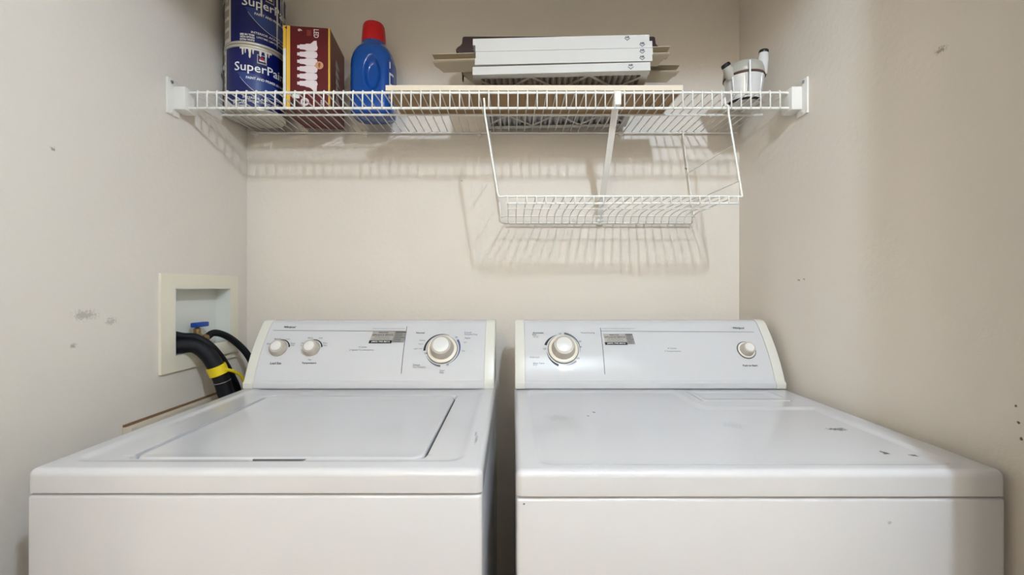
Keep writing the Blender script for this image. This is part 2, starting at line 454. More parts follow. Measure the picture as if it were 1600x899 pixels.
def knob(root, x, y, k=1.0, name='knob'):
    u, e = cface(x, y); o, X, Y, Z = cframe(u, e)
    kn = lathe(name, [(.0235 * k, .0006), (.0238 * k, .003), (.0225 * k, .006), (.0205 * k, .0165), (.0185 * k, .019), (.0145 * k, .0195)], o, M['knob'], root, X, Y, Z)
    lathe('knob_cap', [(.0142 * k, .0196), (.0140 * k, .0210), (.0125 * k, .0218), (.0001, .022)], o, M['knobtop'], kn, X, Y, Z)
    return u, e, kn

def dial(root, x, y, par):
    u, e = cface(x, y); o, X, Y, Z = cframe(u, e)
    cprint('dial_ring', arcgeo(.0420, .0434, .0420, .0434, 0, 2 * PI, 64), u, e, M['ink'], par)
    dl = lathe('timer_dial', [(.0415, .0006), (.0415, .004), (.0395, .0055), (.0335, .006)], o, M['cream'], root, X, Y, Z, 56)
    lathe('dial_grip', [(.0335, .0061), (.033, .010), (.029, .028), (.027, .031), (.0225, .0315)], o, M['knob'], dl, X, Y, Z, 56)
    lathe('dial_cap', [(.0222, .0316), (.022, .033), (.0195, .0342), (.0001, .0346)], o, M['knobtop'], dl, X, Y, Z, 48)
    return u, e

def cabinet(root, x0, x1, zt, m, feet=True):
    v, f = boxgeo(x0 + .001, x1 - .001, .667, 1.338, .035, zt, .006, 3)
    part('cabinet', v, f, m, root, True, sharp=40)
    box('seam', x0 + .006, x1 - .006, .674, 1.33, zt - .006, zt + .012, M['dark'], root)
    for ax in (x0 + .06, x1 - .06):
        for ay in (.73, 1.27):
            lathe('foot', [(.022, 0), (.024, .006), (.016, .02), (.016, .036)], (ax, ay, 0), M['rubber'], root, n=16)

def sticker(root, xa, xb, ya, yb, xd, tilt):
    """service sticker: light block with lettering, black phone band, darker block on the right"""
    u0, ea = cface(xa, ya); u1, eb = cface(xb, yb); ud, _ = cface(xd, ya)
    hgt = (ea - eb) * CR; uc, emid = (u0 + u1) / 2, (ea + eb) / 2; wl, W = ud - u0, u1 - u0
    def mp(P, o=.0011):
        return [CS(u0 + a + tilt * (b - hgt), eb + b / CR, o) for a, b in P]
    P, Fc = rectgeo(0, wl, hgt * .24, hgt, 4, 4); s = flat('sticker', mp(P, .0008), Fc, M['silver'], root)
    P, Fc = rectgeo(wl, W, hgt * .06, hgt, 3, 4); flat('sticker_list', mp(P, .0008), Fc, M['silver2'], s)
    P, Fc = rectgeo(-.001, wl, 0, hgt * .24, 4, 2); flat('phone_band', mp(P, .0008), Fc, M['black'], s)
    for txt, cy, wd, hh, m_ in (('PRESTIGE', .89, .42, .10, 'ink'), ('APPLIANCE SERVICE', .69, .94, .13, 'ink'), ('We Buy Sell Service', .50, .68, .11, 'inkg'), ('Parts and Repair', .34, .76, .08, 'inkg'), ('(407) 745-8616', .12, .82, .14, 'white')):
        P, Fc = textgeo(txt, width=wl * wd, height=hgt * hh, bold=.01)
        flat('sticker_lettering', mp([(a + wl / 2, b + hgt * cy) for a, b in P]), Fc, M[m_], s)
    for i in range(6):
        P, Fc = rectgeo(wl + (W - wl) * .1, wl + (W - wl) * (.95 if i % 3 == 0 else .7), hgt * (.90 - .15 * i), hgt * (.95 - .15 * i))
        flat('sticker_row', mp(P), Fc, M['ink' if i == 0 else 'inkg'], s)

# ------------------------------------------------------------------ washing machine
WX0, WX1 = -.735, -.0443
DZ = H - .275
washer = thing('washing_machine', 'white top-loading washing machine beside the hose box, with two small knobs', 'washer', ((WX0 + WX1) / 2, 1.0, 0))
cabinet(washer, WX0, WX1, H - .3135, M['enamel'])
LX0, LX1, LY0, LY1 = -.622, -.146, .722, 1.137
def washer_top(x, y):
    h = 0.0035 * sstep((rrdist(x, y, WX0 + .03, WX1 - .03, .666 + .03, 1.21, .03)) / .016)
    g = rrdist(x, y, LX0 - .006, LX1 + .006, LY0 - .005, LY1 + .005, .024)
    if g > 0: h += .016 * min(1, g / .0012)
    if -.424 < x < -.334 and .704 < y < .724:
        h += .014 * sstep((y - .704) / .014) * sstep(min(x + .424, -.334 - x) / .012)
    return h
xe = [LX0 - .006, LX0 - .0048, LX1 + .006, LX1 + .0048, -.424, -.418, -.412, -.346, -.340, -.334] + [WX0 + .03 + .004 * i for i in range(5)] + [WX1 - .03 - .004 * i for i in range(5)] + [LX0 + .004 * i for i in range(6)] + [LX1 - .004 * i for i in range(6)]
ye = [LY0 - .005, LY0 - .0038, LY1 + .005, LY1 + .0038, .704, .708, .712, .716] + [.696 + .004 * i for i in range(5)] + [LY0 + .004 * i for i in range(6)] + [LY1 - .004 * i for i in range(6)]
roundslab('top_panel', WX0, WX1, .666, 1.34, DZ, H - .3105, .011, .011, M['enamel_w'], washer, xe, ye, washer_top)
def lid_top(x, y): return .0015 * sstep(rrdist(x, y, LX0, LX1, LY0, LY1, .02) / .03)
box('tub_shadow_gap', LX0 - .004, LX1 + .004, LY0 - .003, LY1 + .003, DZ - .0185, DZ - .0135, M['dark'], washer)
roundslab('lid', LX0, LX1, LY0, LY1, DZ - .0040, DZ - .0125, .005, .02, M['enamel'], washer, height=lid_top)
box('lid_lip_shade', -.424, -.335, LY0 - .0012, LY0 + .002, DZ - .0125, DZ - .0058, M['lip_shade'], washer, .0008, 1)  # dark grey box painted in for the shade under the lid's front lip
cw = console(washer, WX0 + .004, WX1 - .004)
cline(427, 517.3, 634, 518.5, .0013, M['inkg'], cw); cline(636, 511, 627, 585, .0018, M['inkg'], cw)
ctext('Whirlpool', 453, 512.5, 18, M['ink'], cw, .01, 4.5, .25)
cprint('logo_swoosh', arcgeo(.0045, .0048, .0085, .009, .9, 2.6, 14), *cface(446, 514), M['ink'], cw)
ctext('Heavy Duty Extra Large Capacity', 608, 514.6, 50, M['inkl'], cw, 0, 2)
ctext('8 Cycles', 567, 543.5, 12, M['inkg'], cw, 0, 2.6); ctext('2 Speed Combinations', 565, 548, 38, M['inkg'], cw, 0, 2.6)
for kx, name, subs in ((436, 'Load Size', (('Small', 421, 538, 8), ('Medium', 434, 530.5, 10), ('Large', 450, 531, 7), ('Extra', 458, 537.5, 7), ('Large', 457, 540.5, 7))),
                       (487, 'Temperature', (('Hot', 474, 537, 5), ('Cold', 473, 540.5, 6), ('Warm', 485, 529, 8), ('Cold', 501, 529, 6), ('Warm', 508, 537, 7), ('Warm', 508, 540.5, 7))),):
    u, e, kn = knob(washer, kx, 545.5)
    cprint('printed_arc', arcgeo(.0265, .0272, .0262, .0300, 2.9, .15), u, e, M['ink'], cw)
    ctext(name, 431 if kx == 436 else 483, 568.5, 17.5 if kx == 436 else 23, M['ink'], cw, .012, 3.2)
    for s_, sx, sy, sw in subs: ctext(s_, sx, sy, sw, M['inkg'], cw, 0, 2.2)
ctext('Wash', 484, 563, 5, M['inkg'], cw, 0, 2)
u, e = dial(washer, 691, 546.5, cw)
cprint('printed_arc', arcgeo(.0465, .0470, .0465, .0530, 1.2, PI * 1.03), u, e, M['ink'], cw)
cprint('printed_arc', arcgeo(.0465, .0470, .0475, .0535, -1.2, .62), u, e, M['inkb'], cw)
cprint('printed_arc', arcgeo(.0465, .0470, .0465, .0520, -2.7, -1.6), u, e, M['inkg'], cw)
for s_, sx, sy, sw, m_, b_ in (('Normal', 657, 521, 13, 'ink', .012), ('Heavy', 660, 533, 9, 'inkg', 0), ('Regular', 658, 538.5, 8, 'inkl', 0), ('Light Soil', 653, 546, 13, 'inkl', 0), ('Off', 665.5, 553, 4, 'ink', 0),
                              ('Casual', 731, 520.5, 11, 'inkb', 0), ('Permanent Press', 736, 523.5, 20, 'inkb', 0), ('Regular', 731, 529.5, 9, 'ink', 0), ('Light', 727, 536, 6, 'inkl', 0), ('Off', 713, 528, 4, 'inkb', 0),
                              ('Delicate', 651, 571, 11, 'inkg', 0), ('Hand Washables', 655, 574.5, 20, 'inkl', 0), ('Off', 699, 571, 4, 'ink', 0), ('Super', 691, 580, 8, 'inkg', 0), ('Wash', 690, 583, 7, 'inkg', 0), ('Rinse', 724, 549, 5, 'inkl', 0)):
    ctext(s_, sx, sy, sw, M[m_], cw, b_, 2.6)
sticker(washer, 583, 633, 518.8, 537.5, 617.5, .12)

# ------------------------------------------------------------------ clothes dryer
DX0, DX1 = .0060, .748
dryer = thing('clothes_dryer', 'white clothes dryer with scuffed flat top and a start button on its console', 'dryer', ((DX0 + DX1) / 2, 1.0, 0))
cabinet(dryer, DX0, DX1, H - .3185, M['enamel_d'])
KX0, KX1, KY0, KY1 = .466, .683, 1.078, 1.178
def dryer_top(x, y):
    a = rrdist(x, y, DX0 + .03, DX1 - .045, .666 + .022, 1.19, .03)
    b = rrdist(x, y, .44, DX1 + .1, 1.025, 1.4, .03)
    h = .0038 * sstep(min(a, -b) / .014)
    g = rrdist(x, y, KX0 - .0022, KX1 + .0022, KY0 - .0022, KY1 + .0022, .006)
    if g > 0: h += .008 * min(1, g / .001)
    return h
xe = [DX0 + .03 + .0035 * i for i in range(5)] + [DX1 - .045 - .0035 * i for i in range(5)] + [.44 + .004 * i for i in range(-5, 9)] + [KX0 - .0022, KX0 - .0012, KX1 + .0022, KX1 + .0012]
ye = [.688 + .0035 * i for i in range(5)] + [1.025 - .0035 * i for i in range(-4, 6)] + [KY0 - .0022, KY0 - .0012, KY1 + .0022, KY1 + .0012]
roundslab('top_panel', DX0, DX1, .666, 1.34, DZ - .002, H - .3155, .011, .011, M['enamel_d'], dryer, xe, ye, dryer_top)
roundslab('lint_screen_door', KX0, KX1, KY0, KY1, DZ - .0012, DZ - .009, .002, .006, M['enamel'], dryer, height=lambda x, y: .0022 * sstep((y - KY0 - .01) / .02) * sstep((KY1 - .005 - y) / .01) * sstep(min(x - KX0 - .01, KX1 - .01 - x) / .01))
cd = console(dryer, DX0 + .002, DX1 - .004)
cline(938, 513, 945, 586, .0018, M['inkg'], cd); cline(939, 518.3, 1178, 519.8, .0013, M['inkg'], cd)
ctext('Whirlpool', 1154, 514, 18, M['ink'], cd, .01, 4.5, .25)
cprint('logo_swoosh', arcgeo(.0045, .0048, .0085, .009, .9, 2.6, 14), *cface(1147, 515.5), M['ink'], cd)
ctext('Heavy Duty Extra Large Capacity', 966, 514.5, 50, M['inkl'], cd, 0, 2)
ctext('4 Cycles', 1050, 545.5, 14, M['inkg'], cd, 0, 2.6); ctext('3 Temperatures', 1051, 550, 25, M['inkg'], cd, 0, 2.6)
u, e = dial(dryer, 880, 546.5, cd)
cprint('printed_arc', arcgeo(.0470, .0475, .0470, .0545, 1.9, 2.9), u, e, M['ink'], cd)
cprint('printed_arc', arcgeo(.0465, .0470, .0475, .0540, -.2, 1.45), u, e, M['inkg'], cd)
cprint('printed_arc', arcgeo(.0465, .0470, .0465, .0530, 3.3, 4.4), u, e, M['ink'], cd)
cprint('printed_arc', arcgeo(.0465, .0470, .0465, .0515, -1.4, -.8), u, e, M['inkl'], cd)
for s_, sx, sy, sw, m_, b_ in (('Automatic', 841, 521, 17, 'ink', .01), ('Dry', 835, 524.2, 6, 'ink', .01), ('Normal', 837, 527, 8, 'inkl', 0), ('Timed Drying', 918, 521.3, 22, 'inkg', 0), ('Wrinkle Guard', 835, 559, 15, 'inkl', 0),
                              ('Easy Care', 842, 568.8, 17, 'inkb', .008), ('Dry', 836, 571.5, 6, 'inkb', 0), ('Off', 851, 546, 5, 'inkg', 0), ('Off', 875, 522.5, 4, 'inkg', 0), ('60', 906, 534.5, 4, 'inkg', 0), ('40', 907.5, 543, 3, 'inkg', 0), ('Off', 903, 561, 5, 'inkg', 0), ('Push to Start', 1172, 572, 23, 'ink', .012)):
    ctext(s_, sx, sy, sw, M[m_], cd, b_, 2.6)
u, e = cface(1166, 548); o_, X_, Y_, Z_ = cframe(u, e)
cprint('button_ring', arcgeo(.0235, .0262, .0235, .0262, 0, 2 * PI, 48), u, e, M['inkg'], cd)
sb = lathe('start_button', [(.0232, .0006), (.0232, .003), (.021, .0035), (.0195, .0036)], o_, M['cream'], dryer, X_, Y_, Z_)
lathe('button_grip', [(.0195, .0037), (.019, .006), (.0165, .020), (.0155, .0215), (.0125, .0218)], o_, M['knob'], sb, X_, Y_, Z_)
lathe('button_cap', [(.0123, .0219), (.012, .0232), (.0001, .0238)], o_, M['knobtop'], sb, X_, Y_, Z_)
sticker(dryer, 942, 991, 522.5, 540, 976, -.09)

# ------------------------------------------------------------------ wire shelf
ZU = H + .5185                    # upper front rod
ZDK = ZU + .0052                  # deck wire axis
Z0 = ZDK + .0021                  # things stand here
YFR, YMR, YBR = 1.175, 1.326, 1.4795
shelf = thing('wire_shelf', 'long white wire shelf across the closet, holding paint cans and filters', 'shelf', (-.06, 1.33, ZU))
for nm, y, z, r, a, b in (('front_rod', YFR, ZU, .0034, -.866, .742), ('front_rod', YFR - .001, H + .477, .0034, -.866, .742), ('middle_rod', YMR, ZU, .0032, -.872, .752), ('back_rod', YBR, ZU, .0032, -.876, .752)):
    tube(nm, [(a, y, z), (b, y, z)], r, M['wire'], shelf, 10)
wpath = fillet([(0, YBR + .004, ZDK), (0, YFR - .0035, ZDK), (0, YFR - .0045, H + .4745)], .005, 3)
wv, wf = tubegeo(wpath, .0019, 6)
n_w = 63; x_w0 = -.860; proto = None
for i in range(n_w):
    x = x_w0 + i * .02575
    if proto is None:
        proto = part('deck_wire', [v + Vector((x, 0, 0)) for v in wv], wf, M['wire'], shelf, True)
        x_p = x
    else:
        c = proto.copy(); col.objects.link(c); c.parent = shelf; c.location = (x - x_p, 0, 0)
for s in (-1, 1):                 # end brackets on the side walls
    xw = XL if s < 0 else XR; xi = -.858 if s < 0 else .7345
    a, b = sorted((xw, xi)); a2, b2 = sorted((xw, xw - s * .0055))
    br = part('end_bracket', *join(boxgeo(a, b, YFR - .016, YFR + .03, H + .468, H + .5285, .002, 2)), M['bracket'], shelf, True, sharp=40)
    part('wall_plate', *boxgeo(a2, b2, YFR - .036, YFR + .006, H + .4520, H + .546, .002, 2), M['bracket'], br, True, sharp=40)
    for zz in (.458, .537):
        lathe('screw', [(.0045, 0), (.0042, .002), (.001, .003)], (xw - s * .0055, YFR - .022, H + zz), M['tin' if zz > .5 else 'bracket'], br, EY, EZ, Vector((-s, 0, 0)), 12)
for cx in (398, 571, 748, 970):
    p = px(cx, 210, YBR)
    part('wall_clip', *join(boxgeo(p.x - .008, p.x + .008, YBR - .006, YB, ZU - .0075, ZU + .004, .0015, 2), boxgeo(p.x - .005, p.x + .005, YBR + .004, YB, ZU - .013, ZU - .006, .001, 1)), M['bracket'], shelf, True, sharp=40)
# diagonal support brace
bt, bb = Vector((.281, YFR + .006, ZU - .001)), Vector((.294, YB - .006, H + .228))
bdv = (bb - bt).normalized(); bn = bdv.cross(EX).normalized(); bxv = bdv.cross(bn).normalized()
V, Fc = [], []
for p in (bt, bb):
    for a, b in ((-.009, .0035), (-.009, -.001), (-.006, -.0035), (.006, -.0035), (.009, -.001), (.009, .0035)): V.append(p + bxv * a + bn * b)
for i in range(6): j = (i + 1) % 6; Fc.append([i, j, j + 6, i + 6])
Fc += [[0, 1, 2, 3, 4, 5], [11, 10, 9, 8, 7, 6]]
brace = part('support_brace', V, Fc, M['bracket'], shelf)
part('brace_hook', *boxgeo(.2735, .2895, YFR - .0075, YFR + .010, H + .484, ZU + .003, .002, 2), M['bracket'], brace, True, sharp=40)
part('brace_foot', *boxgeo(.283, .305, YB - .012, YB, H + .209, H + .236, .004, 2), M['bracket'], brace, True, sharp=40)

# ------------------------------------------------------------------ hanging rack under the shelf
RZ = H + .240
rack = thing('hanging_rack', 'small white wire rack hanging under the right half of the shelf', 'rack', (.29, 1.32, RZ - .025))
RX0, RX1, RYF, RYB = -.012, .594, 1.162, 1.462
for nm, y, z, r in (('front_rod', RYF, RZ, .0028), ('front_rod', RYF - .0005, RZ - .0185, .0028), ('middle_rod', 1.326, RZ - .0035, .0020), ('back_rod', 1.446, RZ - .006, .0024), ('back_rod', RYB + .004, RZ - .026, .0026)):
    tube(nm, [(RX0 - .004, y, z), (RX1 + .003, y, z)], r, M['wire'], rack, 8)
rp = fillet([(0, RYF - .0035, RZ - .0205), (0, RYF - .0035, RZ + .0022), (0, 1.415, RZ + .0002), (0, 1.452, RZ - .006), (0, RYB, RZ - .028)], .02, 5)
rv, rf = tubegeo(rp, .0017, 6); proto = None
for i in range(25):
    x = RX0 + (RX1 - RX0) * i / 24
    if proto is None: proto = part('rack_wire', [v + Vector((x, 0, 0)) for v in rv], rf, M['wire'], rack, True); x_p = x
    else: c = proto.copy(); col.objects.link(c); c.parent = rack; c.location = (x - x_p, 0, 0)
for s in (0, 1):
    tx, bx_ = ((-.073, -.036), (.571, .606))[s]; ex = (RX0, RX1)[s]
    yl = YFR - .0085
    fl = fillet([(tx, YFR + .005, H + .4835), (tx, YFR - .004, H + .4845), (tx, yl - .001, H + .478), (tx + .001, yl, H + .46), (bx_, RYF, RZ - .002), (ex, RYF, RZ + .001)], .008, 4)
    tube('front_leg', [(tx - .002, YFR + .006, ZU - .012)] + fl, .0027, M['wire'], rack, 8)
    yb = YBR - .006
    bl = fillet([(tx, YBR + .004, ZU + .005), (tx, YBR - .006, ZU + .005), (tx, yb, ZU - .012), (bx_ - .001, yb - .004, RZ + .0), (bx_, 1.462, RZ - .006), (ex, 1.446, RZ - .006)], .006, 4)
    tube('back_leg', bl, .0024, M['wire'], rack, 8)
    for zz in (.376, .281):
        t = (.46 - zz) / (.46 - .24); xx = tx + (bx_ - tx) * t
        tube('side_wire', [(xx, yl - .002 * t, H + zz), (xx, yb - .002, H + zz + .004)], .0013, M['wire'], rack, 6)

# ------------------------------------------------------------------ paint cans
def cyl_map(c, r, th0):
    fx = Vector((-c.x, -c.y, 0)).normalized(); rx_ = Vector((-fx.y, fx.x, 0))   # towards camera, and to the right in the picture
    def f(th, z, o=.0006):
        return Vector((c.x, c.y, c.z + z)) + (fx * math.cos(th + th0) + rx_ * math.sin(th + th0)) * (r + o)
    return f
def cyl_text(f, s, th_start, th_end, z, hgt, m, parent, r, bold=0, o=.0012, rise=0):
    P, Fc = textgeo(s, width=(th_end - th_start) * r, height=hgt, bold=bold)
    tc = (th_start + th_end) / 2
    flat('lettering', [f(tc + a / r, z + b + rise * a, o) for a, b in P], Fc, M[m], parent)
def cyl_patch(f, t0, t1, zlo, zhi, m, parent, name, n=16, o=.0007):
    V, Fc = [], []
    for i in range(n + 1):
        t = t0 + (t1 - t0) * i / n
        a = zlo(t) if callable(zlo) else zlo; b = zhi(t) if callable(zhi) else zhi
        V += [f(t, a, o), f(t, b, o)]
    for i in range(n): Fc.append([2 * i, 2 * i + 2, 2 * i + 3, 2 * i + 1])
    return flat(name, V, Fc, m, parent)
def drip(f, t, w, ztop, zbot, parent):
    V, Fc = [], []; n = 10
    for i in range(n + 1):
        q = i / n; ww = w * (1 - .55 * q) * (1 if i < n else .35) * random.uniform(.85, 1.1); tt = t + random.uniform(-.006, .006)
        V += [f(tt - ww, ztop + (zbot - ztop) * q, .0016), f(tt + ww, ztop + (zbot - ztop) * q, .0016)]
    for i in range(n): Fc.append([2 * i, 2 * i + 2, 2 * i + 3, 2 * i + 1])
    flat('paint_drip', V, Fc, M['drip'], parent)
D = math.radians
def paint_can(c, th0, label, lower):
    r = .0815; t = thing('paint_can', label, 'paint can', c, 'stacked paint cans')
    lathe('body', [(.078, .002), (.080, .004), (r, .006), (r, .182), (.080, .184)], c, M['blue'], t, n=64)
    lathe('bottom_rim', [(.080, 0), (.0835, .001), (.084, .0045), (.082, .0075)], c, M['tinw'], t, n=64)
    lathe('top_rim', [(.0815, .1815), (.0838, .183), (.0842, .187), (.0825, .190), (.074, .190), (.073, .184)], c, M['tinw'], t, n=64)
    f = cyl_map(c, r, th0)
    sw = cyl_patch(f, D(-36), D(85), lambda q: .046 + .062 * max(0, (D(20) - q) / D(56)) ** 2 - .004 * (q > D(20)), lambda q: .108 - .030 * sstep((q + D(20)) / D(80)), M['blue2'], t, 'label_swoosh', 24)
    cyl_patch(f, D(-30), D(85), lambda q: .044 + .062 * max(0, (D(20) - q) / D(56)) ** 2, lambda q: .0452 + .062 * max(0, (D(20) - q) / D(56)) ** 2, M['white'], t, 'label_line', 24, .0009)
    cyl_text(f, 'SuperPaint', D(-41), D(72), .121, .034, 'white', t, r)
    cyl_text(f, 'PAINT AND PRIMER IN ONE', D(-18), D(62), .0925, .0075, 'white', t, r, .01)
    cyl_text(f, 'INTERIOR ACRYLIC LATEX', D(-24), D(60), .034 if lower else .036, .0065, 'white', t, r)
    cyl_text(f, 'LIFETIME LIMITED WARRANTY', D(-14), D(60), .0245, .005, 'white', t, r)
    for i, s_ in enumerate(('SEE IN THIS', 'WITH OPTION', 'EXTRA WHITE')):
        cyl_text(f, s_, D(-45), D(-18), .024 - .0075 * i if lower else .027 - .0075 * i, .0055, 'white', t, r, .03)
    # emblem: pale square frame, dark field, red dome
    cyl_patch(f, D(2), D(20), .139, .166, M['paperg'], t, 'emblem_frame', 6, .0009)
    cyl_patch(f, D(3.5), D(18.5), .1425, .1635, M['blue'], t, 'emblem_field', 6, .0012)
    cyl_patch(f, D(6), D(15.5), .147, lambda q: .147 + .012 * math.sqrt(max(0, 1 - ((q - D(10.75)) / D(4.9)) ** 2)), M['paper'], t, 'emblem_dome', 12, .0015)
    cyl_patch(f, D(7), D(14.5), .151, lambda q: .151 + .0085 * math.sqrt(max(0, 1 - ((q - D(10.75)) / D(3.9)) ** 2)), M['red'], t, 'emblem_drop', 12, .0018)
    # barcode panel on the left
    cyl_patch(f, D(-98), D(-67), .008, .18, M['paper'], t, 'side_panel', 8)
    for i in range(5): cyl_patch(f, D(-92), D(-72), .02 + .032 * i, .042 + .032 * i, M['paperg'], t, 'panel_block', 4, .001)
    if lower:
        for tt, ww, zb in ((-24, .045, .158), (-19, .03, .163), (-11, .05, .150), (-5, .035, .163), (8, .05, .160), (18, .045, .146), (24, .03, .165)): drip(f, D(tt), ww, .181, zb, t)
        cyl_patch(f, D(-30), D(30), .176, .1815, M['drip'], t, 'paint_smear', 20, .0013)
        cyl_patch(f, D(-80), D(-44), lambda q: .008, lambda q: .05 - .04 * (q + D(80)) / D(36), M['drip'], t, 'paint_smear', 10, .0014)
    else:
        for tt, ww, zb in ((-6, .045, .088), (27, .045, .012), (38, .035, .10), (45, .04, .085)): drip(f, D(tt), ww, .181, zb, t)
    # bail ears and handle
    for s in (-1, 1):
        th = D(-83) if s < 0 else D(97)
        p = f(th, .135, 0); n_ = (p - Vector((c.x, c.y, p.z))).normalized(); tt = EZ.cross(n_)
        ear = lathe('handle_ear', [(.009, -.001), (.0085, .002), (.006, .0045), (.001, .0055)], p, M['tin'], t, tt, EZ, n_, 16)
    pts = []
    for i in range(25):
        q = i / 24; th = D(-83) + D(180) * q; rr = r + .006
        back = Vector((c.x, c.y, 0)).normalized()
        a = D(-83) - D(180) * q
        p = f(a, .135 - .055 * math.sin(PI * q), .006); pts.append(p)
    tube('bail_handle', pts, .0013, M['tin'], t, 6)
    return t
can_c = Vector((-.799, 1.378, Z0))
paint_can(can_c, D(0), 'lower blue paint can, white drips under its rim, standing on the wire shelf', True)
paint_can(can_c + Vector((.002, -.002, .1905)), D(15), 'upper blue paint can stacked on the other, long white drips down its label', False)

# ------------------------------------------------------------------ maroon bulb box
FLp, FRp = Vector((-.668, 1.289, Z0)), Vector((-.538, 1.305, Z0)); bw = (FRp - FLp).length; bh = .240
ux = (FRp - FLp).normalized(); uy = Vector((-ux.y, ux.x, 0)); bd = .166
bulbbox = thing('light_bulb_box', 'dark red cardboard box printed with six white bulbs, beside the paint cans', 'box', FLp)
V = [FLp + ux * a + uy * b + EZ * c for c in (0, bh) for a, b in ((0, 0), (bw, 0), (bw, bd), (0, bd))]
part('carton', V, [[0, 1, 5, 4], [1, 2, 6, 5], [2, 3, 7, 6], [3, 0, 4, 7], [0, 1, 2, 3], [4, 5, 6, 7]], M['maroon'], bulbbox)
def bf(P, o=.0008): return [FLp + ux * a - uy * o + EZ * b for a, b in P]
def bs(P, o=.0008): return [FRp + uy * a + ux * o + EZ * b for a, b in P]
def bprint(nm, geo, m, o=.0008, side=False): return flat(nm, (bs if side else bf)(geo[0], o), geo[1], M[m], bulbbox)
K = bw / 73.6                                      # metres per photo pixel on the front
def bxy(x, y): return (x - 442) * K, (450 - y) / F * 1.297 - (Z0 - H)
bprint('pale_strip', rectgeo(0, 4.5 * K, 0, bh * .72), 'pale'); bprint('yellow_strip', rectgeo(0, 4.5 * K, bh * .72, bh), 'yellow')
bprint('yellow_strip', rectgeo(5.2 * K, 11 * K, 0, bh), 'yellow'); bprint('yellow_edge', rectgeo(bw - 2.5 * K, bw, 0, bh), 'yellow')
ax, ay = bxy(446.5, 46); bprint('arrow_mark', ([(ax - .004, ay), (ax + .003, ay - .005), (ax + .003, ay + .005)], [[0, 1, 2]]), 'maroon_s', .0012)
def bulb_shape(cx, cy, s):
    pts = [(-.0265, -.0045), (-.0265, .0045), (-.0195, .0045), (-.0195, .0070), (-.006, .0076), (.0, .0104), (.020, .0106), (.028, .0085), (.031, 0)]
    pts = pts + [(a, -b) for a, b in pts[::-1][1:]] ; pts = pts[:-2]
    P = [(cx, cy)] + [(cx + a * s, cy + b * s) for a, b in pts]; n = len(pts)
    return P, [[0, i + 1, (i + 1) % n + 1] for i in range(n)]
for i in range(6):
    cx, cy = bxy(479, 74.5 + i * 11.4); bprint('bulb_picture', bulb_shape(cx, cy, 1.0), 'bulbprint', .001 + i * .00008)
for sg, y0 in ((1, 66), (-1, 141)):
    cx, cy = bxy(488, y0 + 3 * sg); P = [(cx - .022, cy - .006 * sg), (cx - .004, cy + .001 * sg), (cx + .004, cy + .009 * sg), (cx + .012, cy + .010 * sg), (cx + .013, cy - .008 * sg)]
    bprint('bulb_picture', (P, [[0, 1, 2, 3, 4]]), 'bulbprint', .0016)
P, Fc = textgeo('LED', width=13.5 * K * 1.05, height=8 * K, bold=.01); cx, cy = bxy(494, 52.5); bprint('lettering', ([(cx + b, cy - a) for a, b in P], Fc), 'bulbprint', .0012)
cx, cy = bxy(482.5, 52); bprint('maroon_tile', rectgeo(cx - 3.6 * K, cx + 3.6 * K, cy - 5 * K, cy + 5 * K), 'tile', .0009)
P, Fc = textgeo('6', height=7 * K, bold=.02); cx, cy = bxy(468.5, 48.5); bprint('lettering', ([(cx + b, cy - a) for a, b in P], Fc), 'bulbprint', .0012)
cx, cy = bxy(499, 102); bprint('badge', ([(cx + a, cy + b) for a, b in arcgeo(.0001, .0115, .0001, .0115, 0, 2 * PI, 28)[0]], arcgeo(0, 1, 0, 1, 0, 1, 28)[1]), 'gold', .002)
P, Fc = textgeo('90+', width=.014, bold=.02); bprint('lettering', ([(cx + b, cy - a) for a, b in P], Fc), 'maroon', .0024)
cx, cy = bxy(462, 152); bprint('spec_panel', rectgeo(cx - .010, cx + .010, cy - .006, cy + .006), 'pale', .001)
cx, cy = bxy(460, 163); bprint('spec_panel', rectgeo(cx - .009, cx + .009, cy - .009, cy + .009), 'ink', .001)
cx, cy = bxy(476, 160); bprint('badge', ([(cx + a, cy + b) for a, b in arcgeo(.006, .012, .006, .012, 0, 2 * PI, 24)[0]], arcgeo(0, 1, 0, 1, 0, 1, 24)[1]), 'bulbprint', .001)
P, Fc = textgeo('soft', width=.016, bold=.01); cx, cy = bxy(503, 160); bprint('lettering', ([(cx + b, cy - a) for a, b in P], Fc), 'bulbprint', .001)
bprint('side_print', rectgeo(.0, .004, 0, bh), 'yellow', .0008, True)
for i in range(5):
    cz = .165 - .026 * i; P = [(.055, cz - .010), (.062, cz + .014), (.075, cz + .012), (.088, cz + .004), (.104, cz - .006), (.09, cz - .008), (.075, cz - .010)]
    bprint('side_picture', (P, [list(range(7))]), 'paperg', .001 + .0001 * i, True)

